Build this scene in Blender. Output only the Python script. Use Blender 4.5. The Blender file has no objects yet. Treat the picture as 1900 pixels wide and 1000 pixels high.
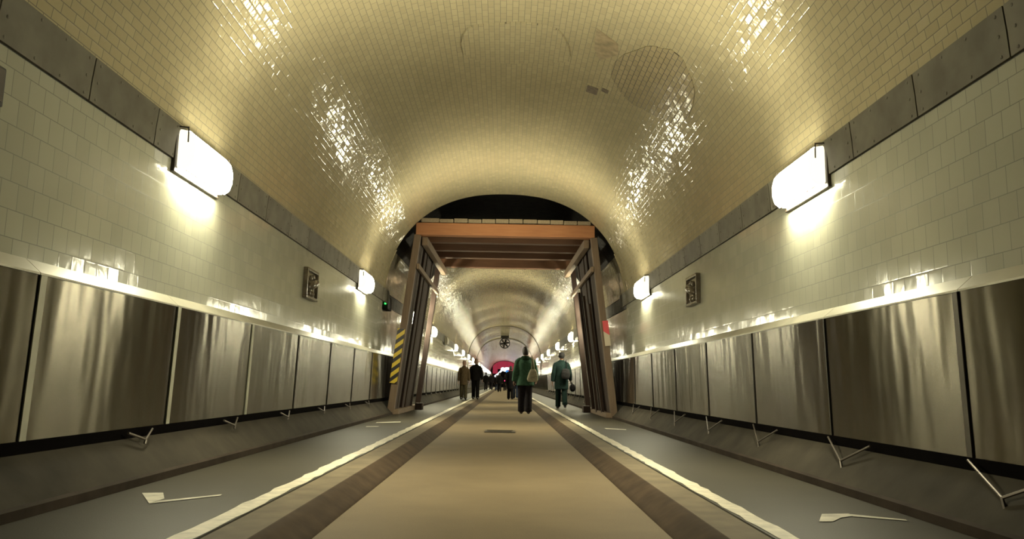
import bpy, bmesh, math, random
from math import sin, cos, pi, sqrt, radians
from mathutils import Vector, Matrix

random.seed(7)
SC = bpy.context.scene
COL = SC.collection
CAMZ = 0.82            # camera height above the roadway

# ------------------------------------------------------------------ helpers
class MB:
    """collects vertices and faces, then links them as ONE mesh object"""
    def __init__(s):
        s.v = []; s.f = []; s.uv = []
    def add(s, vs, fs, uvs=None):
        b = len(s.v)
        s.v += [tuple(p) for p in vs]
        for i, f in enumerate(fs):
            s.f.append([b + k for k in f])
            s.uv.append(uvs[i] if uvs else None)
        return s
    def box(s, x0, x1, y0, y1, z0, z1):
        vs = [(x, y, z) for x in (x0, x1) for y in (y0, y1) for z in (z0, z1)]
        s.add(vs, [(0, 1, 3, 2), (4, 6, 7, 5), (0, 4, 5, 1), (2, 3, 7, 6), (0, 2, 6, 4), (1, 5, 7, 3)])
        return s
    def bar(s, a, b, w, h, up=(0, 0, 1)):
        """rectangular bar from a to b, width w (sideways) and height h (along up)"""
        a = Vector(a); b = Vector(b); d = (b - a).normalized(); u = Vector(up)
        sd = d.cross(u).normalized(); u = sd.cross(d).normalized()
        vs = []
        for p in (a, b):
            for i, j in ((-1, -1), (1, -1), (1, 1), (-1, 1)):
                vs.append(p + sd * (i * w / 2) + u * (j * h / 2))
        s.add(vs, [(3, 2, 1, 0), (4, 5, 6, 7)] + [(i, (i + 1) % 4, (i + 1) % 4 + 4, i + 4) for i in range(4)])
        return s
    def tube(s, pts, rad, n=10, cap=True):
        pts = [Vector(p) for p in pts]
        if not isinstance(rad, (list, tuple)): rad = [rad] * len(pts)
        vs = []; u = None
        for i, p in enumerate(pts):
            t = (pts[min(i + 1, len(pts) - 1)] - pts[max(i - 1, 0)]).normalized()
            if u is None:
                u = t.cross(Vector((0, 1, 0)))
                if u.length < 0.1: u = t.cross(Vector((1, 0, 0)))
            u = (u - t * u.dot(t)).normalized(); w = t.cross(u)
            r = rad[i]; ru, rv = r if isinstance(r, tuple) else (r, r)
            vs += [p + u * (ru * cos(2 * pi * k / n)) + w * (rv * sin(2 * pi * k / n)) for k in range(n)]
        fs = [(i * n + k, i * n + (k + 1) % n, (i + 1) * n + (k + 1) % n, (i + 1) * n + k) for i in range(len(pts) - 1) for k in range(n)]
        if cap: fs += [tuple(range(n - 1, -1, -1)), tuple(range((len(pts) - 1) * n, len(pts) * n))]
        return s.add(vs, fs)
    def rings(s, L, n=18):
        """stack of horizontal ellipses (cx, cy, z, rx, ry)"""
        vs = []
        for cx, cy, z, rx, ry in L:
            vs += [(cx + rx * cos(2 * pi * k / n), cy + ry * sin(2 * pi * k / n), z) for k in range(n)]
        m = len(L)
        fs = [(i * n + k, i * n + (k + 1) % n, (i + 1) * n + (k + 1) % n, (i + 1) * n + k) for i in range(m - 1) for k in range(n)]
        fs += [tuple(range(n - 1, -1, -1)), tuple(range((m - 1) * n, m * n))]
        return s.add(vs, fs)
    def ell(s, c, r, n=14, m=9):
        vs = []
        for i in range(1, m):
            a = pi * i / m
            for k in range(n):
                b = 2 * pi * k / n
                vs.append((c[0] + r[0] * sin(a) * cos(b), c[1] + r[1] * sin(a) * sin(b), c[2] - r[2] * cos(a)))
        q = len(vs); vs += [(c[0], c[1], c[2] - r[2]), (c[0], c[1], c[2] + r[2])]
        fs = [(i * n + k, i * n + (k + 1) % n, (i + 1) * n + (k + 1) % n, (i + 1) * n + k) for i in range(m - 2) for k in range(n)]
        fs += [(q, (k + 1) % n, k) for k in range(n)] + [(q + 1, (m - 2) * n + k, (m - 2) * n + (k + 1) % n) for k in range(n)]
        return s.add(vs, fs)
    def mesh(s, name, mat, smooth=False):
        me = bpy.data.meshes.new(name)
        me.from_pydata(s.v, [], s.f); me.update()
        if any(u is not None for u in s.uv):
            ul = me.uv_layers.new(name='UVMap')
            for p, u in zip(me.polygons, s.uv):
                if u is None: continue
                for li, c in zip(p.loop_indices, u): ul.data[li].uv = c
        if mat: me.materials.append(mat)
        if smooth:
            for p in me.polygons: p.use_smooth = True
        return me
    def build(s, name, mat, parent=None, smooth=False, bevel=0):
        me = s.mesh(name, mat, smooth)
        if bevel:
            bm = bmesh.new(); bm.from_mesh(me)
            bmesh.ops.bevel(bm, geom=list(bm.edges), offset=bevel, segments=2, affect='EDGES', profile=0.6)
            bm.to_mesh(me); bm.free()
        o = bpy.data.objects.new(name, me); COL.objects.link(o)
        if parent: o.parent = parent
        return o
    def blob(s, name, mat, parent=None, voxel=0.012, it=4):
        """fuses the collected shapes to one continuous smooth surface"""
        me = s.mesh(name + '_raw', None)
        bm = bmesh.new(); bm.from_mesh(me); bmesh.ops.recalc_face_normals(bm, faces=bm.faces); bm.to_mesh(me); bm.free()
        t = bpy.data.objects.new(name + '_raw', me); COL.objects.link(t)
        r = t.modifiers.new('r', 'REMESH'); r.mode = 'VOXEL'; r.voxel_size = voxel
        m = t.modifiers.new('s', 'SMOOTH'); m.factor = 0.5; m.iterations = it
        dg = bpy.context.evaluated_depsgraph_get()
        me2 = bpy.data.meshes.new_from_object(t.evaluated_get(dg)); me2.name = name
        bpy.data.objects.remove(t); bpy.data.meshes.remove(me)
        me2.materials.clear(); me2.materials.append(mat)
        for p in me2.polygons: p.use_smooth = True
        o = bpy.data.objects.new(name, me2); COL.objects.link(o)
        if parent: o.parent = parent
        return o

def tag(o, label, cat, group=None):
    o['label'] = label; o['category'] = cat
    if group: o['group'] = group
    return o
def thing(name, label, cat, loc=(0, 0, 0), rz=0, group=None):
    o = bpy.data.objects.new(name, None); COL.objects.link(o)
    o.location = loc; o.rotation_euler = (0, 0, rz); o.empty_display_size = 0.2
    return tag(o, label, cat, group)
def struct(o):
    o['kind'] = 'structure'; return o
def dup(root, loc, label, group=None, rz=None):
    r = root.copy(); COL.objects.link(r); r.location = loc
    if rz is not None: r.rotation_euler = (0, 0, rz)
    r['label'] = label
    if group: r['group'] = group
    for ch in list(root.children):
        c = ch.copy(); COL.objects.link(c); c.parent = r
        for g in list(ch.children):
            d = g.copy(); COL.objects.link(d); d.parent = c
    return r

# ------------------------------------------------------------------ materials
class NT:
    def __init__(s, name):
        s.m = bpy.data.materials.new(name); s.m.use_nodes = True
        s.t = s.m.node_tree; s.t.nodes.clear()
        s.out = s.n('ShaderNodeOutputMaterial')
    def n(s, typ, **kw):
        nd = s.t.nodes.new(typ)
        for k, v in kw.items(): setattr(nd, k, v)
        return nd
    def l(s, a, b): s.t.links.new(a, b)
    def val(s, x, sock):
        if isinstance(x, bpy.types.NodeSocket): s.l(x, sock)
        else: sock.default_value = x
    def math(s, op, a, b=0.0, c=0.0):
        nd = s.n('ShaderNodeMath', operation=op)
        s.val(a, nd.inputs[0]); s.val(b, nd.inputs[1]); s.val(c, nd.inputs[2])
        return nd.outputs[0]
    def mix(s, f, a, b):
        nd = s.n('ShaderNodeMix', data_type='RGBA')
        s.val(f, nd.inputs[0])
        for x, k in ((a, 6), (b, 7)):
            s.val(x if isinstance(x, bpy.types.NodeSocket) else (*x, 1), nd.inputs[k])
        return nd.outputs[2]
    def ramp(s, f, a, b):
        nd = s.n('ShaderNodeMapRange'); s.val(f, nd.inputs[0]); nd.inputs[1].default_value = a; nd.inputs[2].default_value = b
        return nd.outputs[0]
    def noise(s, scale, detail=3, vec=None, rough=0.5):
        nd = s.n('ShaderNodeTexNoise'); nd.inputs['Scale'].default_value = scale; nd.inputs['Detail'].default_value = detail
        nd.inputs['Roughness'].default_value = rough
        if vec is not None: s.l(vec, nd.inputs['Vector'])
        return nd
    def obj(s, scale=(1, 1, 1)):
        tc = s.n('ShaderNodeTexCoord'); mp = s.n('ShaderNodeMapping'); mp.inputs['Scale'].default_value = scale
        s.l(tc.outputs['Object'], mp.inputs['Vector']); return mp.outputs[0]
    def pbsdf(s, col, rough, metal=0.0, normal=None, **kw):
        p = s.n('ShaderNodeBsdfPrincipled')
        s.val(col if isinstance(col, bpy.types.NodeSocket) else (*col, 1), p.inputs['Base Color'])
        s.val(rough, p.inputs['Roughness']); s.val(metal, p.inputs['Metallic'])
        if normal is not None: s.l(normal, p.inputs['Normal'])
        for k, v in kw.items(): s.val(v, p.inputs[k.replace('_', ' ')])
        s.l(p.outputs[0], s.out.inputs[0]); return p
    def bump(s, h, strength=0.3, dist=0.01, normal=None):
        b = s.n('ShaderNodeBump'); b.inputs['Strength'].default_value = strength; b.inputs['Distance'].default_value = dist
        s.l(h, b.inputs['Height'])
        if normal is not None: s.l(normal, b.inputs['Normal'])
        return b.outputs[0]

def mat_simple(name, col, rough=0.6, metal=0.0, var=0.25, scale=6.0, bump=0.0, stretch=(1, 1, 1), **kw):
    t = NT(name); v = t.obj(stretch)
    nz = t.noise(scale, 5, v)
    c = t.mix(t.ramp(nz.outputs[0], 0.3, 0.7), [x * (1 - var) for x in col], [min(1, x * (1 + var)) for x in col])
    nr = t.bump(nz.outputs[0], bump, 0.01) if bump else None
    t.pbsdf(c, rough, metal, nr, **kw); return t.m

def mat_tile(name, tw, th, col, mortar, tilt, rough, wav=0.35, gap=0.0022, half=True, seedv=0.0, dirt=0.25, ior=1.5):
    t = NT(name)
    uv = t.n('ShaderNodeUVMap'); uv.uv_map = 'UVMap'
    sx = t.n('ShaderNodeSeparateXYZ'); t.l(uv.outputs[0], sx.inputs[0])
    u, v = sx.outputs[0], sx.outputs[1]
    vr = t.math('DIVIDE', v, th); row = t.math('FLOOR', vr)
    off = t.math('MULTIPLY', t.math('FLOORED_MODULO', row, 2.0), 0.5 if half else 0.0)
    uo = t.math('ADD', t.math('DIVIDE', u, tw), off); colu = t.math('FLOOR', uo)
    fu = t.math('MULTIPLY', t.math('FRACT', uo), tw); fv = t.math('MULTIPLY', t.math('FRACT', vr), th)
    du = t.math('MINIMUM', fu, t.math('SUBTRACT', tw, fu)); dv = t.math('MINIMUM', fv, t.math('SUBTRACT', th, fv))
    d = t.math('MINIMUM', du, dv)
    face = t.n('ShaderNodeMapRange', interpolation_type='SMOOTHSTEP'); t.l(d, face.inputs[0])
    face.inputs[1].default_value = gap * 0.45; face.inputs[2].default_value = gap
    cmb = t.n('ShaderNodeCombineXYZ'); t.l(colu, cmb.inputs[0]); t.l(row, cmb.inputs[1]); cmb.inputs[2].default_value = seedv
    wn = t.n('ShaderNodeTexWhiteNoise', noise_dimensions='3D'); t.l(cmb.outputs[0], wn.inputs['Vector'])
    # every tile sits a little askew
    sub = t.n('ShaderNodeVectorMath', operation='SUBTRACT'); t.l(wn.outputs['Color'], sub.inputs[0]); sub.inputs[1].default_value = (0.5, 0.5, 0.5)
    sc = t.n('ShaderNodeVectorMath', operation='SCALE'); t.l(sub.outputs[0], sc.inputs[0]); sc.inputs['Scale'].default_value = tilt
    geo = t.n('ShaderNodeNewGeometry')
    ad = t.n('ShaderNodeVectorMath', operation='ADD'); t.l(geo.outputs['Normal'], ad.inputs[0]); t.l(sc.outputs[0], ad.inputs[1])
    nm = t.n('ShaderNodeVectorMath', operation='NORMALIZE'); t.l(ad.outputs[0], nm.inputs[0])
    pos = t.obj((1, 1, 1))
    nz = t.noise(9.0, 2, pos)
    pil = t.ramp(d, 0.0, 0.010)
    h = t.math('ADD', t.math('MULTIPLY', nz.outputs[0], 1.0), t.math('MULTIPLY', pil, 0.16))
    nrm = t.bump(h, wav, 0.012, nm.outputs[0])
    big = t.noise(0.9, 5, pos, 0.6)
    tone = t.math('ADD', t.math('MULTIPLY', wn.outputs['Value'], 0.45), t.math('MULTIPLY', t.ramp(big.outputs[0], 0.3, 0.75), 0.55))
    c = t.mix(tone, [x * (1 - dirt) for x in col], [min(1, x * (1 + dirt * 0.35)) for x in col])
    c = t.mix(face.outputs[0], mortar, c)
    r = t.math('ADD', t.math('MULTIPLY', t.math('SUBTRACT', 1.0, face.outputs[0]), 0.5), rough)
    t.pbsdf(c, r, 0.0, nrm, IOR=ior)
    return t.m

M = {}
M['vault'] = mat_tile('glazed_vault_tile', 0.145, 0.070, (0.325, 0.282, 0.178), (0.10, 0.085, 0.06), 0.05, 0.10, wav=0.30, gap=0.0036, dirt=0.15, ior=1.34)
M['patch'] = mat_tile('repaired_vault_tile', 0.145, 0.070, (0.285, 0.24, 0.148), (0.055, 0.042, 0.026), 0.06, 0.16, wav=0.3, seedv=5.0, gap=0.0060, dirt=0.15)
M['wall'] = mat_tile('glazed_wall_tile', 0.150, 0.153, (0.325, 0.322, 0.258), (0.12, 0.115, 0.09), 0.022, 0.12, wav=0.10, gap=0.0036, seedv=9.0, dirt=0.14)

def mat_plate():
    t = NT('riveted_plate_metal'); uv = t.n('ShaderNodeUVMap'); uv.uv_map = 'UVMap'
    sx = t.n('ShaderNodeSeparateXYZ'); t.l(uv.outputs[0], sx.inputs[0])
    wn = t.n('ShaderNodeTexWhiteNoise', noise_dimensions='1D'); t.l(t.math('FLOOR', sx.outputs[0]), wn.inputs['W'])
    nz = t.noise(5.0, 5, t.obj())
    f = t.math('ADD', t.math('MULTIPLY', wn.outputs['Value'], 0.5), t.math('MULTIPLY', t.ramp(nz.outputs[0], 0.3, 0.7), 0.5))
    t.pbsdf(t.mix(f, (0.065, 0.057, 0.041), (0.15, 0.14, 0.108)), 0.55, 0.0, IOR=1.35)
    return t.m
M['plate'] = mat_plate()

def mat_brushed(name='brushed_steel', k=1.0):
    t = NT(name); uv = t.n('ShaderNodeUVMap'); uv.uv_map = 'UVMap'
    tc = t.n('ShaderNodeTexCoord')
    inf = t.n('ShaderNodeObjectInfo')
    mp = t.n('ShaderNodeMapping'); mp.inputs['Scale'].default_value = (1, 3.0, 160); t.l(tc.outputs['Object'], mp.inputs['Vector'])
    br = t.noise(1.0, 3, mp.outputs[0])
    ofs = t.n('ShaderNodeVectorMath', operation='ADD'); t.l(tc.outputs['Object'], ofs.inputs[0])
    cm = t.n('ShaderNodeCombineXYZ'); t.l(t.math('MULTIPLY', inf.outputs['Random'], 50.0), cm.inputs[1]); t.l(cm.outputs[0], ofs.inputs[1])
    wm = t.n('ShaderNodeMapping'); wm.inputs['Scale'].default_value = (1, 1.6, 0.35); t.l(ofs.outputs[0], wm.inputs['Vector'])
    wv = t.noise(1.6, 2, wm.outputs[0])
    st = t.noise(3.0, 6, ofs.outputs[0], 0.65)
    tone = t.math('ADD', t.math('MULTIPLY', t.ramp(st.outputs[0], 0.3, 0.75), 0.6), t.math('MULTIPLY', inf.outputs['Random'], 0.4))
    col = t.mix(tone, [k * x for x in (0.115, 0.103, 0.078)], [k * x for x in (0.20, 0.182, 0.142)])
    tg = t.n('ShaderNodeTangent', direction_type='UV_MAP', uv_map='UVMap')
    nrm = t.bump(wv.outputs[0], 0.30, 0.03)
    r = 0.225
    p = t.pbsdf(col, r, 0.95, nrm, Anisotropic=1.0, Anisotropic_Rotation=0.25)
    t.l(tg.outputs[0], p.inputs['Tangent'])
    return t.m
M['steel'] = mat_brushed(); M['steel_dark'] = mat_brushed('brushed_steel_darker', 0.42)  # second one: same brushed steel in a darker tone, past the timber frame
M['flash'] = mat_simple('dull_flashing', (0.34, 0.325, 0.255), 0.38, 0.35, 0.12, 3)
M['strip'] = mat_simple('pale_cover_strip', (0.34, 0.335, 0.265), 0.5, 0.15, 0.12, 5)
M['dkstrip'] = mat_simple('dark_joint_strip', (0.10, 0.09, 0.075), 0.45, 0.6, 0.2, 5)
M['black'] = mat_simple('black_slot_shade', (0.003, 0.0025, 0.0025), 0.9, 0, 0.2, 5, IOR=1.08)  # shade in the slot below the panels, put into a black colour
M['wire'] = mat_simple('bracket_steel', (0.16, 0.14, 0.12), 0.4, 0.8, 0.2, 9)
M['base'] = mat_simple('stained_concrete', (0.036, 0.031, 0.023), 0.8, 0, 0.3, 3, 0.2, IOR=1.2)
M['dado'] = mat_simple('dirty_base_edge', (0.032, 0.024, 0.018), 0.8, 0, 0.3, 4, 0.2, IOR=1.2)
M['kerb'] = mat_simple('tyre_stained_kerb', (0.045, 0.030, 0.018), 0.75, 0, 0.3, 5, 0.3, IOR=1.2)
M['kerbtop'] = mat_simple('kerb_stone', (0.13, 0.105, 0.068), 0.65, 0, 0.2, 5, 0.2, IOR=1.2)
M['paint'] = mat_simple('worn_cream_paint', (0.50, 0.46, 0.35), 0.5, 0, 0.22, 14)
M['fadepaint'] = mat_simple('faded_marking_paint', (0.40, 0.38, 0.30), 0.6, 0, 0.3, 9)
M['lampback'] = mat_simple('lamp_housing_dark', (0.045, 0.035, 0.025), 0.5, 0.2, 0.2, 9)
M['dark'] = mat_simple('near_black', (0.012, 0.011, 0.010), 0.6, 0, 0.2, 9)
M['bareiron'] = mat_simple('sooty_bare_lining', (0.022, 0.018, 0.015), 0.8, 0, 0.4, 6, 0.4)
M['iron'] = mat_simple('cast_iron', (0.05, 0.042, 0.032), 0.55, 0.4, 0.3, 20, 0.3)

def mat_floor(name, c0, c1, rough, joints=False):
    t = NT(name); v = t.obj()
    fine = t.noise(120, 2, v); big = t.noise(1.2, 5, v, 0.6)
    f = t.math('ADD', t.math('MULTIPLY', t.ramp(fine.outputs[0], 0.3, 0.7), 0.45), t.math('MULTIPLY', t.ramp(big.outputs[0], 0.3, 0.7), 0.55))
    c = t.mix(f, c0, c1); h = fine.outputs[0]
    if joints:
        rot = t.n('ShaderNodeMapping'); rot.inputs['Rotation'].default_value = (0, 0, radians(45)); t.l(v, rot.inputs['Vector'])
        bk = t.n('ShaderNodeTexBrick'); t.l(rot.outputs[0], bk.inputs['Vector'])
        bk.inputs['Scale'].default_value = 1; bk.inputs['Mortar Size'].default_value = 0.004; bk.inputs['Brick Width'].default_value = 0.30
        bk.inputs['Row Height'].default_value = 0.30; bk.offset = 0.0
        c = t.mix(t.math('MULTIPLY', bk.outputs['Fac'], 0.45), c, (0.04, 0.035, 0.03))
    t.pbsdf(c, rough, 0, t.bump(h, 0.25, 0.004), IOR=1.28); return t.m
M['road'] = mat_floor('worn_asphalt', (0.088, 0.065, 0.035), (0.145, 0.109, 0.062), 0.62)
M['walk'] = mat_floor('walkway_paving', (0.029, 0.026, 0.018), (0.049, 0.044, 0.031), 0.50, True)

def mat_emit(name, col, e):
    t = NT(name); em = t.n('ShaderNodeEmission'); em.inputs[0].default_value = (*col, 1); em.inputs[1].default_value = e
    t.l(em.outputs[0], t.out.inputs[0]); return t.m
LAMP_E = 90.0
M['lamp'] = mat_emit('glowing_diffuser', (1.0, 0.94, 0.66), LAMP_E)
M['lamplens'] = mat_emit('bright_bottom_lens', (1.0, 0.945, 0.66), 260.0)
M['lampend'] = mat_emit('glowing_end_cap', (1.0, 0.92, 0.66), 1.6)
M['lampoff'] = mat_simple('unlit_diffuser', (0.45, 0.42, 0.32), 0.3, 0, 0.1, 4)
M['green'] = mat_emit('green_indicator', (0.03, 1.0, 0.08), 6.0)
M['red'] = mat_emit('red_tail_light', (1.0, 0.05, 0.16), 5.0)
M['pink'] = mat_emit('backlit_pink_banner', (1.0, 0.09, 0.16), 0.34)
M['whiteglow'] = mat_emit('white_glow', (0.95, 1.0, 1.0), 1.6)
M['blueglow'] = mat_emit('blue_glow', (0.06, 0.30, 0.8), 0.9)

def mat_wood(name, a, b, rough=0.6, axis=(1, 12, 12)):
    t = NT(name); tc = t.n('ShaderNodeTexCoord'); mp = t.n('ShaderNodeMapping'); mp.inputs['Scale'].default_value = axis
    t.l(tc.outputs['Object'], mp.inputs['Vector'])
    nz = t.noise(2.0, 6, mp.outputs[0], 0.6); big = t.noise(1.1, 3, tc.outputs['Object'])
    f = t.math('ADD', t.math('MULTIPLY', t.ramp(nz.outputs[0], 0.3, 0.7), 0.6), t.math('MULTIPLY', t.ramp(big.outputs[0], 0.3, 0.7), 0.4))
    t.pbsdf(t.mix(f, a, b), rough, 0, t.bump(nz.outputs[0], 0.3, 0.005)); return t.m
M['beam'] = mat_wood('orange_pine_beam', (0.27, 0.105, 0.040), (0.40, 0.175, 0.072), 0.6, (1, 14, 14))
M['plank'] = mat_wood('weathered_plank', (0.16, 0.115, 0.07), (0.30, 0.24, 0.155), 0.7, (14, 1, 14))
M['post'] = mat_wood('weathered_post', (0.095, 0.060, 0.038), (0.165, 0.115, 0.072), 0.65, (14, 14, 1))
M['rail'] = mat_wood('pale_rail', (0.13, 0.085, 0.052), (0.205, 0.145, 0.092), 0.65, (14, 1, 14))
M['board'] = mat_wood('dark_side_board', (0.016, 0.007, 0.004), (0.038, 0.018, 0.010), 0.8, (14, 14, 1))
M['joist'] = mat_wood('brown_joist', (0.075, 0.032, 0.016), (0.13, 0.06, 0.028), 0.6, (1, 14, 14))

def mat_stripe(name, a, b, period, slope, soft=0.0):
    """diagonal stripes over a flat board, in the board's own coordinates"""
    t = NT(name); tc = t.n('ShaderNodeTexCoord'); sx = t.n('ShaderNodeSeparateXYZ'); t.l(tc.outputs['Object'], sx.inputs[0])
    k = t.math('DIVIDE', t.math('ADD', sx.outputs[2], t.math('MULTIPLY', sx.outputs[0], slope)), period)
    f = t.math('GREATER_THAN', t.math('FRACT', k), 0.5)
    t.pbsdf(t.mix(f, a, b), 0.45); return t.m
M['hazard'] = mat_stripe('black_yellow_stripes', (0.55, 0.40, 0.03), (0.015, 0.013, 0.012), 0.19, -0.75)
M['redwhite'] = mat_stripe('red_white_blocks', (0.55, 0.022, 0.028), (0.45, 0.38, 0.28), 0.80, 0.6)

# ------------------------------------------------------------------ tunnel profile
W, ZS, HV, NE = 2.70, 1.50 + CAMZ, 2.715, 2.33
YB, YE, YR0, YR1 = -14.0, 150.0, 17.2, 24.0           # back, mouth, the recessed length round the timber frame
def rec(y):
    return 0.0 if y < YR0 or y > YR1 else 0.16 * (1 - (y - YR0) / (YR1 - YR0))
def vx(z):
    """half width of the vault at height z"""
    t = (z - ZS) / HV
    return W if t <= 0 else W * max(0.0, 1 - t ** NE) ** (1 / NE)
SECT = [(YB, 0.0), (YR0, 0.0), (YR0, rec(YR0)), (19.5, rec(19.5)), (21.8, rec(21.8)), (YR1, 0.0), (60.0, 0.0), (105.0, 0.0), (YE, 0.0)]

def shell(name, prof, mat, grow='x', sgn=1, sect=SECT, smooth=True, v0=0.0):
    """sweeps the cross-section PROF (x, z) along the tunnel; uv = metres along, metres round"""
    mb = MB(); n = len(prof); arc = [v0]
    for i in range(1, n): arc.append(arc[-1] + math.dist(prof[i], prof[i - 1]))
    vs = []
    for y, r in sect:
        for x, z in prof:
            if grow == 'v':
                s = 1 + r / W; vs.append((x * s, y, ZS + (z - ZS) * s))
            else: vs.append((x + sgn * r, y, z))
    fs, us = [], []
    for j in range(len(sect) - 1):
        for i in range(n - 1):
            fs.append((j * n + i, j * n + i + 1, (j + 1) * n + i + 1, (j + 1) * n + i))
            y0, y1 = sect[j][0], sect[j + 1][0]
            us.append([(y0, arc[i]), (y0, arc[i + 1]), (y1, arc[i + 1]), (y1, arc[i])])
    mb.add(vs, fs, us)
    o = mb.build(name, mat, smooth=smooth)
    if smooth:
        me = o.data
        sh = me.attributes.new('sharp_edge', 'BOOLEAN', 'EDGE')
        for e in me.edges:
            a, b = (me.vertices[k].co for k in e.vertices)
            if abs(a.y - b.y) < 1e-4 and abs(a.y - YR0) < 1e-3: sh.data[e.index].value = True
    return struct(o)

Z_BAND0, Z_BAND1 = 1.75 + CAMZ, 2.05 + CAMZ
t0 = math.asin(((Z_BAND1 - ZS) / HV) ** (NE / 2))
vp = []
for i in range(97):
    t = t0 + (pi - 2 * t0) * i / 96
    c, s = cos(t), sin(t)
    vp.append((W * math.copysign(abs(c) ** (2 / NE), c), ZS + HV * abs(s) ** (2 / NE)))
SA_ = [(YB, 0.0), (YR0, 0.0)]; SB_ = [(YR1, 0.0), (60.0, 0.0), (105.0, 0.0), (YE, 0.0)]
ZBARE = 2.95 + CAMZ
def part_shell(name, prof, mat, sect): return shell(name, prof, mat, 'v', sect=sect)
ceiling = shell('ceiling', vp, M['vault'], 'v', sect=SA_)
struct(shell('ceiling_beyond', vp, M['vault'], 'v', sect=SB_))
MID_ = [(YR0, -0.02), (YR0, rec(YR0)), (19.5, rec(19.5)), (21.8, rec(21.8)), (YR1, 0.0)]
rt = [p for p in vp if p[0] > 0 and p[1] < ZBARE]; lt = [p for p in vp if p[0] < 0 and p[1] < ZBARE]
shell('ceiling_flank_right', rt, M['vault'], 'v', sect=MID_); shell('ceiling_flank_left', lt, M['vault'], 'v', sect=MID_)
up = [p for p in vp if p[1] >= ZBARE]
up = [rt[-1]] + up + [lt[0]]
shell('ceiling_bare', up, M['bareiron'], 'v', sect=[(YR0, -0.0), (YR0, 0.40), (YR1 - 0.02, 0.40), (YR1 - 0.02, -0.01)])

for side, sg in (('left', -1), ('right', 1)):
    zl = [0.40, 0.70, 1.0, 1.30, 1.45] + [ZS * 0 + 1.45 + (Z_BAND0 - 1.45) * k / 8 for k in range(1, 9)]
    shell('wall_' + side, [(sg * vx(z), z) for z in zl], M['wall'], 'x', sg, v0=0.06)

# riveted plate band: plates with open joints, rivets part of the same mesh
def band(sg, n):
    mb = MB(); y = 4.85 - 0.94 * 20
    while y < YE - 1:
        L = 0.94
        a, b = y + 0.006, y + L - 0.006
        k = round((y - 4.85) / L)
        uu = [(k + 0.5 + 60, 0)] * 4
        r0, r1 = rec(a + 1e-3), rec(b)
        if a < YR0 < b: r0 = r1 = 0.0
        zs = (Z_BAND0 + 0.008, (Z_BAND0 + Z_BAND1) / 2, Z_BAND1 - 0.004)
        vs = []
        for yy, r in ((a, r0), (b, r1)):
            for z in zs: vs.append((sg * (vx(z) + r - 0.016), yy, z))
        for yy, r in ((a, r0), (b, r1)):
            for z in (zs[0], zs[2]): vs.append((sg * (vx(z) + r + 0.01), yy, z))
        mb.add(vs, [(0, 1, 4, 3), (1, 2, 5, 4), (0, 3, 8, 6), (2, 7, 9, 5), (0, 6, 7, 2, 1), (3, 4, 5, 9, 8)],
               [uu, uu, uu, uu, uu + uu[:1], uu + uu[:1]])
        if -1 < y < 26:
            for ry in (0.07, 0.345, 0.60, 0.87):
                for rz in (0.035, 0.15, 0.265):
                    if rz == 0.15 and ry in (0.345, 0.60): continue
                    z = Z_BAND0 + rz; yy = y + ry
                    mb.ell((sg * (vx(z) + (0 if a < YR0 < b else rec(yy)) - 0.016), yy, z), (0.006, 0.011, 0.011), 8, 5)
        y += L
    for i, u in enumerate(mb.uv):
        if u is None: mb.uv[i] = [(0.5, 0)] * len(mb.f[i])
    o = mb.build('trim_%d' % n, M['plate']); struct(o)
    # joint backing behind the plates
    shell('trim_%d' % (n + 2), [(sg * (vx(z) + 0.004), z) for z in (Z_BAND0, (Z_BAND0 + Z_BAND1) / 2, Z_BAND1)], M['dark'], 'x', sg)
band(-1, 1); band(1, 2)

# ------------------------------------------------------------------ floor, kerbs, walkways, concrete base
ZW = 0.10
CX = 0.0
floor = shell('floor', [(-1.10, 0.0), (1.10, 0.0)], M['road'], 'n', 0, sect=[(YB, 0), (YE + 14, 0)], smooth=False)
for side, sg in (('left', -1), ('right', 1)):
    flat = [(YB, 0), (YE, 0)]
    shell('kerb_' + side, [(sg * x, z) for x, z in ((0.955, -0.01), (0.965, 0.012), (1.0, 0.035), (1.06, 0.075), (1.09, 0.092), (1.125, ZW + 0.001))], M['kerb'], 'n', 0, sect=flat)
    shell('kerb_stone_' + side, [(sg * 1.12, ZW), (sg * 1.335, ZW), (sg * 1.337, ZW - 0.012)], M['kerbtop'], 'n', 0, sect=flat, smooth=False)
    shell('walkway_' + side, [(sg * x, z) for x, z in ((1.335, ZW - 0.012), (1.350, ZW - 0.012), (1.352, ZW), (2.58, ZW))], M['walk'], 'n', 0, sect=flat, smooth=False)
    # painted edge line with ragged sides
    mb = MB(); pts = []; y = -6.0
    while y < YE:
        s = 0.16 if y < 20 else 2.0
        j = 0.012
        pts.append((y, 1.365 + random.uniform(-j, j), 1.475 + random.uniform(-j, j))); y += s
    vs = []
    for y, a, b in pts: vs += [(sg * a, y, ZW + 0.003), (sg * b, y, ZW + 0.003)]
    mb.add(vs, [(2 * i, 2 * i + 1, 2 * i + 3, 2 * i + 2) for i in range(len(pts) - 1)])
    struct(mb.build('edge_line_' + side, M['paint']))
    bp = [(2.385, ZW - 0.01), (2.385, ZW + 0.052), (2.415, ZW + 0.064), (2.622, 0.385), (2.66, 0.385), (2.72, 0.385)]
    shell('baseboard_' + side, [(sg * x, z) for x, z in bp[2:]], M['base'], 'x', sg, smooth=False)
    shell('baseboard_edge_' + side, [(sg * x, z) for x, z in bp[:3]], M['dado'], 'x', sg, smooth=False)
    # black strip standing in for the shade of the open slot under the panels
    mb = MB(); mb.box(*(sorted((sg * 2.632, sg * 2.68))), -2, 46.5, 0.386, 0.456)
    struct(mb.build('trim_%d' % (5 if sg < 0 else 6), M['black']))

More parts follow.
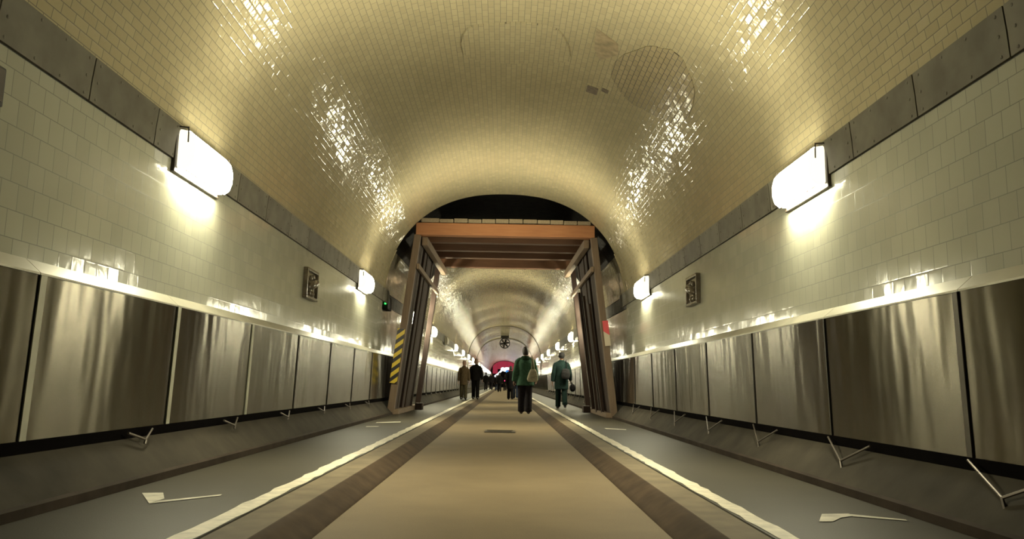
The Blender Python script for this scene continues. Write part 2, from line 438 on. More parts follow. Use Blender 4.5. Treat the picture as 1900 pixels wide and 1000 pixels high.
# worn direction arrows painted on the walkways
def marking(name, polys, label, cat):
    mb = MB()
    for p in polys: mb.add([(x, y, ZW + 0.004) for x, y in p], [tuple(range(len(p)))])
    return tag(mb.build(name, M['fadepaint']), label, cat)

# ------------------------------------------------------------------ steel wall panels
ORD = 'first second third fourth fifth sixth seventh eighth ninth tenth'.split()
SIDE = {-1: 'yellow-striped post', 1: 'red-and-white post'}
PW, PZ0, PZ1 = 1.88, 0.455, 1.388
def panel_proto(sg, wide_strip, steel):
    root = thing('metal_panel', '', 'wall panel', (sg * 2.62, 0, 0))
    mb = MB(); a, b = 0.006, PW - 0.006
    def P(x, y, z): return (-sg * x, y, z)      # x counted from the wall inwards
    xb, xt = -0.016, 0.012
    fr = [P(xb, a, PZ0), P(xb, b, PZ0), P(xt, b, PZ1), P(xt, a, PZ1)]
    bk = [P(xb - 0.02, a, PZ0), P(xb - 0.02, b, PZ0), P(xt - 0.02, b, PZ1), P(xt - 0.02, a, PZ1)]
    uv = [(0, 0), (PW, 0), (PW, 1), (0, 1)]
    mb.add(fr + bk, [(0, 1, 2, 3), (7, 6, 5, 4), (0, 4, 5, 1), (1, 5, 6, 2), (2, 6, 7, 3), (3, 7, 4, 0)], [uv] * 6)
    mb.build('steel_sheet', steel, root)
    mb = MB()
    tp = [(0.018, PZ1 - 0.006), (0.018, PZ1 + 0.006), (-0.074, 1.474), (-0.074, 1.462), (0.0, PZ1 - 0.004)]
    vs = [P(x, y, z) for y in (0.003, PW - 0.003) for x, z in tp]
    mb.add(vs, [(i, (i + 1) % 5, (i + 1) % 5 + 5, i + 5) for i in range(5)] + [(4, 3, 2, 1, 0), (5, 6, 7, 8, 9)])
    mb.build('top_flashing', M['flash'], root)
    w = (0.06 if sg < 0 else 0.05) if wide_strip else 0.012
    mb = MB()
    vs = []
    for (x, z) in ((xb, PZ0 + 0.002), (xt, PZ1 - 0.008)):
        for yy, e in ((0.004, 0.001), (0.004, 0.010), (0.004 + w, 0.010), (0.004 + w, 0.001)):
            vs.append(P(x + e, yy, z))
    mb.add(vs, [(0, 1, 2, 3), (7, 6, 5, 4)] + [(i, i + 4, (i + 1) % 4 + 4, (i + 1) % 4) for i in range(4)])
    mb.build('joint_strip', (M['strip'] if wide_strip and sg < 0 else M['dkstrip']), root)
    mb = MB()
    J = PW - 0.01; f = P(0.115, J - 0.42, 0.30)
    if sg > 0:
        mb.tube([P(0.028, J, 0.445), f], 0.007, 6); mb.tube([f, P(0.03, J - 0.72, 0.43)], 0.009, 6)
        mb.tube([f, (f[0] - 0.0, f[1] - 0.02, f[2] - 0.055)], 0.010, 6)
    else:
        f = P(0.075, J - 0.50, 0.375)
        mb.tube([P(0.03, J - 0.30, 0.44), f], 0.007, 6); mb.tube([f, P(0.03, J - 0.68, 0.43)], 0.010, 6)
        mb.tube([f, (f[0], f[1] - 0.01, f[2] - 0.03)], 0.011, 6)
    mb.build('bracket', M['wire'], root)
    return root
for sg in (-1, 1):
    protos = {}
    for k in range(-1, 23):
        y = 4.40 + PW * k
        wide = (k in (0, 1, 2)) if sg < 0 else (k == 0)
        where = 'wall beside the %s' % SIDE[sg]
        if y < 15.5:
            lab = '%s brushed steel panel counted from the near end of the %s' % (ORD[k + 1], where)
            g = None
        elif y < 23.2:
            lab = 'shadowed brushed steel panel on the wall behind the %s of the timber frame' % SIDE[sg]
            g = 'steel panels behind the timber frame, %s side' % SIDE[sg]
        else:
            lab = 'distant brushed steel panel past the timber frame on the %s side' % SIDE[sg]
            g = 'distant steel panels, %s side' % SIDE[sg]
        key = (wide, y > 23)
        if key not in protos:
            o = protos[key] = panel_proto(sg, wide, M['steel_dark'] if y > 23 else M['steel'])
            o.location.y = y; o['label'] = lab
            if g: o['group'] = g
        else:
            o = dup(protos[key], (sg * 2.62, y, 0), lab, g)
            if not g and 'group' in o.keys(): del o['group']
        if 15.4 < y < 23.0:          # behind the frame's feet there is no room for the bracket
            for ch in list(o.children):
                if ch.name.split('.')[0] == 'bracket': bpy.data.objects.remove(ch)
    # further on the cladding reads as one run
    mb = MB(); y0 = 4.40 + PW * 23
    xs = sorted((sg * 2.60, sg * 2.64))
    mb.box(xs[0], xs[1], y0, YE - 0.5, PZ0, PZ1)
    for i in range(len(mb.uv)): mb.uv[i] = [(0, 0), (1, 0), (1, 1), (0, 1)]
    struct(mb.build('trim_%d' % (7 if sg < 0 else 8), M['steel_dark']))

# ------------------------------------------------------------------ wall lamps
LZ = 1.85 + CAMZ
TUBE_W = 62.0
def lamp_proto(sg, lit=True):
    root = thing('wall_lamp', '', 'lamp', (sg * 2.70, 0, LZ))
    def P(p, y, z): return (-sg * p, y, z)
    mb = MB(); mb.box(*sorted((-sg * 0.0, -sg * 0.035)), -0.50, 0.50, -0.20, 0.205)
    mb.build('back_plate', M['lampback'], root, bevel=0.008)
    poly = [(0.036, -0.172), (0.105, -0.172), (0.150, -0.135), (0.172, -0.06), (0.172, 0.03), (0.150, 0.11), (0.105, 0.160), (0.036, 0.172)]
    mb = MB(); n = len(poly); vs = []
    for y, s in ((-0.465, 0.86), (-0.445, 0.97), (-0.42, 1.0), (0.42, 1.0), (0.445, 0.97), (0.465, 0.86)):
        vs += [P(0.036 + (p - 0.036) * s, y, z * s) for p, z in poly]
    fs = [(i * n + k, i * n + (k + 1) % n, (i + 1) * n + (k + 1) % n, (i + 1) * n + k) for i in range(5) for k in range(n)]
    topf = [f for f in fs[n:4 * n] if f[0] % n == 6]; botf = [f for f in fs[n:4 * n] if f[0] % n == 0]; mb.add(vs, [f for f in fs[n:4 * n] if f not in topf + botf]); mb.build('diffuser', M['lamp'] if lit else M['lampoff'], root)
    ml = MB(); ml.add(vs, botf); ml.build('bottom_lens', M['lamplens'] if lit else M['lampoff'], root)
    mt = MB(); mt.add(vs, topf); mt.build('top_cover', M['lampback'], root)
    for y in (-0.474, 0.474):
        mb = MB(); q = 0 if y < 0 else 3 * n
        mb.add(vs[q:q + 3 * n] if q == 0 else vs[q:], [(i * n + k, i * n + (k + 1) % n, (i + 1) * n + (k + 1) % n, (i + 1) * n + k) for i in ((0,) if q == 0 else (1,)) for k in range(n)] + [tuple(range(n)) if q == 0 else tuple(range(2 * n, 3 * n))])
        mb.build('end_cap', M['lampend'] if lit else M['lampoff'], root)
        mb = MB()
        mb.tube([P(0.03, y, 0.18), P(0.115, y, 0.172)], 0.007, 6); mb.tube([P(0.115, y, 0.178), P(0.118, y, 0.05)], 0.006, 6)
        mb.build('end_bracket', M['lampback'], root)
    mb = MB(); mb.tube([P(0.105, -0.44, -0.178), P(0.105, 0.44, -0.178)], 0.006, 6)
    mb.build('bottom_rail', M['lampback'], root)
    if lit:
        for el in (38, -42):
            L = bpy.data.lights.new('lamp_tube', 'AREA'); L.shape = 'RECTANGLE'; L.size = 0.84; L.size_y = 0.11
            L.energy = TUBE_W; L.color = (1.0, 0.94, 0.66); L.spread = radians(113)
            lo = bpy.data.objects.new('lamp_tube', L); COL.objects.link(lo); lo.parent = root
            d = Vector((-sg * cos(radians(el)), 0, sin(radians(el))))
            zz = -d; xx = Vector((0, 1, 0)); yy = zz.cross(xx)
            lo.matrix_basis = Matrix(((xx.x, yy.x, zz.x, -sg * 0.180), (xx.y, yy.y, zz.y, 0), (xx.z, yy.z, zz.z, 0.07 if el > 0 else -0.09), (0, 0, 0, 1)))
    return root
LAMPS = {-1: [6.65, 14.65, 22.4, 29.0, (35.4, 0), 42.2, 49.5, 57.0], 1: [6.75, 14.75, 22.6, 30.7, 38.4, 46.3, 54.0, 61.9]}
for sg in (-1, 1):
    y = 64.9 if sg < 0 else 69.8
    while y < YE - 4: LAMPS[sg].append(y); y += 7.9
    pl = {}
    near = past = 0
    for e in LAMPS[sg]:
        lit = not isinstance(e, tuple); y = e if lit else e[0]
        g = None
        if y < 17:
            near += 1; lab = '%s glowing box lamp before the timber frame, on the %s side' % (ORD[near - 1], SIDE[sg])
        elif y < 24: lab = 'glowing lamp inside the timber frame, half hidden behind the %s' % SIDE[sg]
        elif not lit: lab = 'unlit wall lamp past the timber frame, dark between two glowing ones'
        else:
            past += 1
            if past <= 5: lab = '%s glowing wall lamp past the timber frame on the %s side' % (ORD[past - 1], SIDE[sg])
            else: lab = 'tiny glowing wall lamp far down the tunnel on the %s side' % SIDE[sg]; g = 'far wall lamps, %s side' % SIDE[sg]
        if lit not in pl:
            o = pl[lit] = lamp_proto(sg, lit); o.location.y = y; o['label'] = lab
            if g: o['group'] = g
        else:
            o = dup(pl[lit], (sg * 2.70, y, LZ), lab, g)
            if not g and 'group' in o.keys(): del o['group']
        o.location.x = sg * (2.70 + rec(y))

# ------------------------------------------------------------------ camera
cam = bpy.data.cameras.new('camera'); co = bpy.data.objects.new('camera', cam); COL.objects.link(co)
F = 1450.0
cam.sensor_width = 36.0; cam.lens = 36.0 * F / 1900.0; cam.clip_start = 0.05; cam.clip_end = 400
yaw, pitch, roll = math.atan(10.3 / F), math.atan(211.2 / F), radians(1.0)
R = Matrix.Rotation(-yaw, 4, 'Z') @ Matrix.Rotation(pi / 2 + pitch, 4, 'X') @ Matrix.Rotation(roll, 4, 'Z')
co.matrix_world = Matrix.Translation((0.03, 0.0, CAMZ)) @ R
SC.camera = co

# ------------------------------------------------------------------ timber support frame
FY0, FY1 = 17.42, 22.8
fr = thing('timber_support_frame', 'timber support frame spanning the tunnel like a portal, orange beam under a plank roof', 'timber frame', (0, FY0, 0))
def fb(mb, name, mat, bevel=0.0, smooth=False):
    """links a part whose coordinates were given in the world; the frame's origin is at FY0"""
    mb.v = [(x, y - FY0, z) for x, y, z in mb.v]
    return mb.build(name, mat, fr, smooth, bevel)
BZ0, BZ1 = 3.30 + CAMZ, 3.58 + CAMZ
fb(MB().box(-2.04, 2.02, FY0, FY0 + 0.26, BZ0, BZ1), 'front_beam', M['beam'], 0.015)
for y in (18.45, 19.6, 20.75):
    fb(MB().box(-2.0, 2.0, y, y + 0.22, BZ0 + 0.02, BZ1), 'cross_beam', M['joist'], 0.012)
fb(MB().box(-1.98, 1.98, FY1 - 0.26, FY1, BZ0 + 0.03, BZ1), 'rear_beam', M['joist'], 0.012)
x = -1.93; i = 0
wid = [0.40, 0.31, 0.31, 0.30, 0.30, 0.29, 0.31, 0.31, 0.28, 0.29, 0.30, 0.30]
tot = sum(wid)
for w_ in wid:
    w2 = w_ * 3.86 / tot
    up = random.uniform(0.0, 0.018); th = 0.085 + random.uniform(-0.006, 0.008)
    f0 = FY0 - random.uniform(0.0, 0.06)
    fb(MB().bar((x + w2 / 2, f0, BZ1 + up + th / 2 + 0.002), (x + w2 / 2, FY1 + random.uniform(0, 0.1), BZ1 + up + th / 2 + 0.002), w2 - 0.016, th), 'plank', M['plank'], 0.008)
    x += w2
for sg in (-1, 1):
    def px(z, inset=0.0):
        """x of the leaning side wall at height z above the camera's level"""
        return sg * (2.47 + (2.0 - 2.47) * (z + 0.72) / 4.02 - inset)
    def P(z, y, inset=0.0): return (px(z, inset), y, z + CAMZ)
    fb(MB().bar(P(-0.70, FY0 + 0.09), P(3.30, FY0 + 0.09), 0.145, 0.17, (0, 1, 0)), 'post', M['post'], 0.008)
    for y in (19.35, 20.62, FY1 - 0.09):
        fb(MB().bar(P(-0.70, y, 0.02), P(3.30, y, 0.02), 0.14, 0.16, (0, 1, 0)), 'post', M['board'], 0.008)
    # boarding of the side walls: upright boards with open gaps
    edges = [(17.62, 17.98), (18.0, 18.36), (18.80, 19.20), (19.22, 19.62), (19.64, 20.02), (20.05, 20.42), (20.44, 20.84)]
    for a, b in edges:
        t_ = random.uniform(-0.004, 0.004); y = (a + b) / 2
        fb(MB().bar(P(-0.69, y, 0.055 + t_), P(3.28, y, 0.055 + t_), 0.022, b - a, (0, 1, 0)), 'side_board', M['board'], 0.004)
    fb(MB().bar((sg * 1.86, FY0 + 0.26, 3.20 + CAMZ), (sg * 1.80, FY1, 3.20 + CAMZ), 0.13, 0.19), 'side_beam', M['rail'], 0.012)
    fb(MB().bar(P(2.58, FY0 + 0.02, 0.115), P(2.58, FY1, 0.115), 0.06, 0.12), 'side_rail', M['rail'], 0.008)
    fb(MB().bar((sg * 2.36, FY0 + 0.02, ZW + 0.055), (sg * 2.36, FY1, ZW + 0.055), 0.16, 0.105), 'ground_sill', M['rail'], 0.010)
    fb(MB().box(*sorted((sg * 2.10, sg * 2.28)), 20.6, 20.95, ZW, ZW + 0.17), 'footing_block', M['board'], 0.01)
    if sg > 0:
        for y, b, tp in ((18.3, 0.20, 1.9), (19.3, 0.24, 2.2), (20.3, 0.20, 2.4)):
            fb(MB().bar(P(-0.66, y, 0.10 + b * 0.25), P(tp, y + 0.3, 0.14), 0.06, 0.16, (0, 1, 0)), 'leaning_board', M['board'], 0.006)
    # warning board on the front post
    za, zb = (-0.04, 1.16) if sg < 0 else (0.86, 1.42)
    ca = Vector(P(za, FY0 - 0.02, -0.03)); cb = Vector(P(zb, FY0 - 0.02, -0.03))
    mb = MB(); mb.bar(ca, cb, 0.165 if sg < 0 else 0.125, 0.022, (0, -1, 0))
    ctr = (ca + cb) / 2; ctr.y -= FY0
    mb.v = [(x_ - ctr.x, y_ - FY0 - ctr.y, z_ - ctr.z) for x_, y_, z_ in mb.v]
    o = mb.build('warning_board', M['hazard'] if sg < 0 else M['redwhite'], fr, False)
    o.location = ctr
    o['label'] = 'black and yellow diagonally striped board' if sg < 0 else 'red and white board'

# ------------------------------------------------------------------ wall fittings
def relief(sg, y, z, label):
    """glazed ceramic relief plaque: frame, ground, raised modelling"""
    r = thing('relief_plaque', label, 'wall plaque', (sg * 2.70, y, z + CAMZ))
    def B(mb, p0, p1, y0, y1, z0, z1): mb.box(*sorted((-sg * p0, -sg * p1)), y0, y1, z0, z1)
    mb = MB(); B(mb, 0.0, 0.03, -0.29, 0.29, -0.20, 0.20); mb.build('backing', M['glaze'], r)
    mb = MB()
    for a in ((-0.31, 0.31, 0.17, 0.21), (-0.31, 0.31, -0.21, -0.17), (-0.31, -0.27, -0.17, 0.17), (0.27, 0.31, -0.17, 0.17)):
        B(mb, 0.0, 0.062, *a)
    mb.build('frame', M['glaze'], r, bevel=0.008)
    mb = MB(); rnd = random.Random(3)
    mb.tube([(-sg * 0.05, -0.20, -0.06), (-sg * 0.06, -0.08, -0.02), (-sg * 0.06, 0.06, 0.03), (-sg * 0.05, 0.2, 0.0)], [0.02, 0.06, 0.07, 0.02], 10)
    for k in range(9):
        mb.ell((-sg * 0.035, rnd.uniform(-0.22, 0.22), rnd.uniform(-0.14, 0.14)), (0.03, rnd.uniform(0.02, 0.06), rnd.uniform(0.02, 0.045)), 10, 7)
    mb.build('raised_relief', M['glaze'], r, True)
M['glaze'] = mat_simple('dark_glazed_ceramic', (0.105, 0.085, 0.06), 0.16, 0, 0.4, 9)
relief(-1, 10.75, 1.30, 'small dark relief plaque on the tiled wall of the yellow-striped post side')
relief(1, 10.95, 1.345, 'small dark glossy relief plaque on the tiled wall of the red-and-white post side')

b = thing('emergency_unit', 'dark box with a green indicator light on the wall beside the yellow-striped post', 'signal box', (-2.86, 18.35, 1.80 + CAMZ))
MB().box(0.0, 0.16, -0.30, 0.30, -0.15, 0.15).build('housing', M['dark'], b, bevel=0.012)
MB().ell((0.10, -0.305, -0.02), (0.022, 0.018, 0.022)).build('indicator', M['green'], b, True)
b = thing('cable_box', 'sliver of a dark cable box on the tiled wall at the edge of the view', 'cable box', (-2.70, 3.70, 1.47 + CAMZ))
MB().box(0.0, 0.10, -0.20, 0.22, -0.10, 0.11).build('housing', M['dark'], b, bevel=0.01)
MB().box(0.10, 0.112, -0.17, 0.19, -0.08, 0.09).build('lid', M['lampback'], b)

g = thing('drain_cover', 'flat iron drain cover set in the roadway before the timber frame', 'drain cover', (-0.03, 13.6, 0.0))
mb = MB()
for a in ((-0.26, 0.26, -0.30, -0.26), (-0.26, 0.26, 0.26, 0.30), (-0.26, -0.22, -0.26, 0.26), (0.22, 0.26, -0.26, 0.26)): mb.box(*a, 0.001, 0.012)
mb.build('frame', M['iron'], g)
mb = MB(); mb.box(-0.215, 0.215, -0.255, 0.255, 0.001, 0.006)
for k in range(7): mb.box(-0.20, 0.20, -0.23 + k * 0.07, -0.20 + k * 0.07, 0.006, 0.010)
mb.build('grate', M['iron'], g)

marking('walkway_marking', [[(-2.22, 5.05), (-2.10, 5.08), (-1.99, 4.84), (-1.99, 4.64)], [(-1.99, 4.64), (-1.98, 4.75), (-1.72, 5.05), (-1.71, 4.99)]],
        'worn white painted arrow on the walkway of the yellow-striped post side', 'floor marking')
marking('walkway_marking', [[(1.76, 4.40), (1.88, 4.66), (2.05, 4.69), (2.04, 4.61), (1.94, 4.54), (1.84, 4.41)], [(2.03, 4.59), (2.05, 4.67), (2.29, 4.51), (2.28, 4.47)]],
        'worn white painted arrow on the walkway of the red-and-white post side', 'floor marking')
marking('walkway_marking', [[(-2.13, 12.5), (-1.96, 12.6), (-1.96, 12.8), (-2.16, 12.75)], [(-2.18, 13.75), (-1.80, 14.1), (-1.82, 14.35), (-2.20, 14.0)]],
        'faded pair of white paint dashes on the walkway near the yellow-striped post', 'floor marking')
marking('walkway_marking', [[(1.72, 13.1), (2.02, 12.9), (2.05, 13.1), (1.72, 13.35)]],
        'faded white paint dash on the walkway near the red-and-white post', 'floor marking')

# repaired and bare places in the vault, plus one painted edge shadow: shells following the vault a little below it
def vault_pt(t, drop):
    c, s = cos(t), sin(t)
    x, z = W * math.copysign(abs(c) ** (2 / NE), c), HV * abs(s) ** (2 / NE)
    L = math.hypot(x, z); k = (L - drop) / L
    return x * k, ZS + z * k
def vault_patch(name, outline, mat, drop, label):
    """OUTLINE: (t, y) polygon on the vault, as a fan of strips with thin sides"""
    sm = []; q = len(outline)
    for i in range(q if name == 'tile_patch' else 0):
        p0, p1, p2, p3 = (Vector(outline[(i + k) % q]) for k in (-1, 0, 1, 2))
        for u in (0, 0.25, 0.5, 0.75):
            v = 0.5 * ((2 * p1) + (p2 - p0) * u + (2 * p0 - 5 * p1 + 4 * p2 - p3) * u * u + (3 * p1 - p0 - 3 * p2 + p3) * u ** 3)
            sm.append((v.x + random.uniform(-0.006, 0.006), v.y + random.uniform(-0.03, 0.03)))
    outline = sm or outline
    mb = MB(); n = len(outline)
    cx_ = sum(p[0] for p in outline) / n; cy_ = sum(p[1] for p in outline) / n
    R_ = 6
    vs = []
    for k in range(R_ + 1):
        for t, y in outline:
            tt, yy = cx_ + (t - cx_) * k / R_, cy_ + (y - cy_) * k / R_
            x_, z_ = vault_pt(tt, drop); vs.append((x_, yy, z_))
    for t, y in outline:
        x_, z_ = vault_pt(t, -0.01); vs.append((x_, y, z_))
    fs = []
    for k in range(R_ + 1):
        for i in range(n):
            j = (i + 1) % n
            fs.append((k * n + i, k * n + j, (k + 1) * n + j, (k + 1) * n + i))
    us = [[(vs[q][1], 0.07 * 7 + math.atan2(vs[q][2] - ZS, vs[q][0]) * 3.0) for q in f] for f in fs]
    mb.add(vs, fs, us)
    o = mb.build(name, mat, ceiling); o['label'] = label
def T(x):   # parameter of the vault point at half-width x
    return math.acos(max(-1, min(1, abs(x) / W)) ** (NE / 2)) if x > 0 else pi - math.acos((abs(x) / W) ** (NE / 2))
vault_patch('tile_patch', [(T(1.35), 9.7), (T(1.36), 9.1), (T(1.58), 8.5), (T(1.88), 8.2), (T(2.14), 8.5), (T(2.22), 9.2), (T(2.10), 9.8), (T(1.7), 10.1)], M['patch'], 0.010, 'repaired patch of darker tiles')
vault_patch('tile_patch', [(pi / 2 + 0.14, 8.85), (pi / 2 + 0.0, 8.7), (pi / 2 - 0.17, 8.8), (pi / 2 - 0.24, 9.6), (pi / 2 + 0.0, 9.85), (pi / 2 + 0.16, 9.6)], M['vault'], 0.022, 'repaired patch of tiles with a raised lip')
M['edge_shade'] = mat_simple('brown_edge_shade', (0.20, 0.155, 0.09), 0.6, 0, 0.3, 12)  # brown painted for the shadow at the bulging patch's edge
M['bare'] = mat_simple('bare_mortar', (0.10, 0.075, 0.05), 0.8, 0, 0.3, 20)
vault_patch('bare_and_shade_patch', [(T(1.02), 8.55), (T(1.30), 8.75), (T(1.34), 9.0), (T(1.16), 9.35), (T(1.06), 9.1)], M['edge_shade'], 0.004, 'brown painted shadow along the edge of the repaired tiles')
for x_, y_, a, c in ((1.17, 10.35, 0.075, 0.12), (1.33, 10.2, 0.045, 0.06)):
    vault_patch('bare_and_shade_patch', [(T(x_ - a), y_ - c), (T(x_ + a), y_ - c), (T(x_ + a), y_ + c), (T(x_ - a), y_ + c)], M['bare'], 0.003, 'dark spot where tiles are missing')

# ribs at the far joints of the lining, the fan, the tunnel mouth
def rib(n, y, wy, drop, mat):
    pts = [vault_pt(t0 + (pi - 2 * t0) * k / 48, drop) for k in range(49)]
    pts = [(W - drop, 0.62), (W - drop, 1.6)] + pts + [(-(W - drop), 1.6), (-(W - drop), 0.62)]
    mb = MB(); m = len(pts); vs = []
    for x_, z_ in pts:
        L = math.hypot(x_, z_ - 1.5) ; k = (L + drop + 0.02) / L
        vs += [(x_, y, z_), (x_, y + wy, z_), (x_ * k, y + wy, 1.5 + (z_ - 1.5) * k), (x_ * k, y, 1.5 + (z_ - 1.5) * k)]
    mb.add(vs, [(4 * i + a, 4 * i + (a + 1) % 4, 4 * i + 4 + (a + 1) % 4, 4 * i + 4 + a) for i in range(m - 1) for a in range(4)])
    struct(mb.build('trim_%d' % n, mat))
rib(9, 58.0, 0.10, 0.03, M['lampback']); rib(10, 74.5, 0.10, 0.03, M['lampback']); rib(11, 149.7, 0.2, 0.05, M['lampback'])

fan = thing('ventilation_fan', 'round dark ventilation fan hanging from the vault crown far down the tunnel', 'fan', (0.0, 70.0, 3.52 + CAMZ))
mb = MB(); n = 28; vs = []
for y, r in ((-0.3, 0.40), (-0.3, 0.47), (0.5, 0.47), (0.5, 0.40)):
    vs += [(r * cos(2 * pi * k / n), y, r * sin(2 * pi * k / n)) for k in range(n)]
mb.add(vs, [(i * n + k, i * n + (k + 1) % n, ((i + 1) % 4) * n + (k + 1) % n, ((i + 1) % 4) * n + k) for i in range(4) for k in range(n)])
mb.build('casing', M['dark'], fan)
mb = MB()
for r in (0.13, 0.27): mb.tube([(r * cos(2 * pi * k / 20), -0.31, r * sin(2 * pi * k / 20)) for k in range(21)], 0.012, 6)
for k in range(8): mb.bar((0.1 * cos(k * pi / 4), -0.31, 0.1 * sin(k * pi / 4)), (0.43 * cos(k * pi / 4), -0.31, 0.43 * sin(k * pi / 4)), 0.025, 0.02, (0, 1, 0))
mb.build('guard_grille', M['dark'], fan)
mb = MB(); mb.ell((0, 0.0, 0), (0.12, 0.2, 0.12)); mb.build('motor_hub', M['dark'], fan, True)
for k in range(6):
    a = k * pi / 3 + 0.2
    MB().bar((0.1 * cos(a), 0.0, 0.1 * sin(a)), (0.38 * cos(a), 0.0, 0.38 * sin(a)), 0.15, 0.015, (0.5 * -sin(a), 0.85, 0.5 * cos(a))).build('blade', M['iron'], fan)
MB().box(-0.36, 0.36, -0.2, 0.4, 0.44, 0.70).build('mounting_bracket', M['dark'], fan)

mb = MB()      # hall beyond the tunnel mouth
mb.box(-6, -5.8, YE, YE + 14, 0, 6); mb.box(5.8, 6, YE, YE + 14, 0, 6); mb.box(-6, 6, YE + 13.8, YE + 14, 0, 6)
struct(mb.build('wall_back', M['base']))
struct(MB().box(-6, 6, YE, YE + 14, 6, 6.2).build('trim_12', M['base']))
ds = thing('light_display', 'pink backlit banner with white and blue lights glowing at the tunnel mouth', 'illuminated display', (0, YE + 8, 0))
for a, c, z0, z1 in ((-2.35, -1.35, 2.7, 4.9), (-1.35, 0.5, 3.6, 5.5), (0.5, 2.0, 3.05, 5.5)):
    MB().box(a, c - 0.02, -0.05, 0.05, z0, z1).build('pink_panel', M['pink'], ds)
MB().box(-2.3, -2.2, -0.08, -0.0, 0, 2.7).build('stand', M['dark'], ds); MB().box(1.85, 1.95, -0.08, 0.0, 0, 3.05).build('stand', M['dark'], ds)
mb = MB(); mb.tube([(-1.95, -0.6, 2.1), (-1.2, -0.6, 2.7), (-0.55, -0.6, 3.35)], 0.17, 10); mb.ell((-0.35, -0.6, 3.6), (0.42, 0.2, 0.38)); mb.ell((0.5, -0.6, 3.72), (0.62, 0.2, 0.28)); mb.ell((0.1, -0.6, 3.4), (0.4, 0.2, 0.3))
mb.build('white_neon', M['whiteglow'], ds, True)
MB().ell((0.55, -0.7, 3.15), (0.32, 0.15, 0.28)).build('blue_neon', M['blueglow'], ds, True)
MB().box(-0.05, 0.05, -0.65, -0.55, 0, 3.2).build('stand', M['dark'], ds)

# ------------------------------------------------------------------ people
def skin_mat(n, c): return mat_simple(n, c, 0.55, 0, 0.08, 20)
M['skin'] = skin_mat('skin', (0.20, 0.105, 0.065))
def cloth(n, c): return mat_simple(n, [0.72 * q_ for q_ in c], 0.9, 0, 0.25, 18, 0.25, IOR=1.15)
def V3(*a): return Vector(a)

def hand(mb, W_, d, side, fine):
    """palm, four bent fingers and a thumb hanging from the wrist W_ along d; SIDE -1/1"""
    f = V3(0, 1, 0); f = (f - d * f.dot(d)).normalized(); med = V3(-side, 0, 0); med = (med - d * med.dot(d) - f * med.dot(f)).normalized()
    mb.tube([W_ - d * 0.02, W_ + d * 0.02, W_ + d * 0.06, W_ + d * 0.092], [(0.026, 0.020), (0.034, 0.019), (0.042, 0.018), (0.038, 0.014)], 10) if False else None
    # palm: flattened along med
    n = 12; vs = []
    for q, (a, w1, w2) in enumerate(((-0.02, 0.026, 0.021), (0.02, 0.035, 0.019), (0.06, 0.043, 0.018), (0.095, 0.040, 0.013))):
        c = W_ + d * a
        vs += [c + f * (w1 * cos(2 * pi * k / n)) + med * (w2 * sin(2 * pi * k / n)) for k in range(n)]
    mb.add(vs, [(i * n + k, i * n + (k + 1) % n, (i + 1) * n + (k + 1) % n, (i + 1) * n + k) for i in range(3) for k in range(n)] + [tuple(range(n - 1, -1, -1)), tuple(range(3 * n, 4 * n))])
    for j, (o, L) in enumerate(((0.031, 0.072), (0.010, 0.080), (-0.011, 0.074), (-0.031, 0.058))):
        p = W_ + d * 0.085 + f * o; pts = [p]
        for s, bend in ((0.45, 0.25 + 0.06 * j), (0.32, 0.55 + 0.06 * j), (0.23, 0.8 + 0.06 * j)):
            p = p + (d * cos(bend) + med * sin(bend)) * (L * s); pts.append(p)
        mb.tube(pts, [0.0095, 0.009, 0.0082, 0.0068], 8)
    p = W_ + d * 0.025 + f * 0.030
    mb.tube([p, p + (d * 0.6 + f * 0.75 + med * 0.2) * 0.035, p + (d * 0.95 + f * 0.9 + med * 0.45) * 0.055, p + (d * 1.35 + f * 0.85 + med * 0.7) * 0.060], [0.013, 0.011, 0.0095, 0.0075], 8)

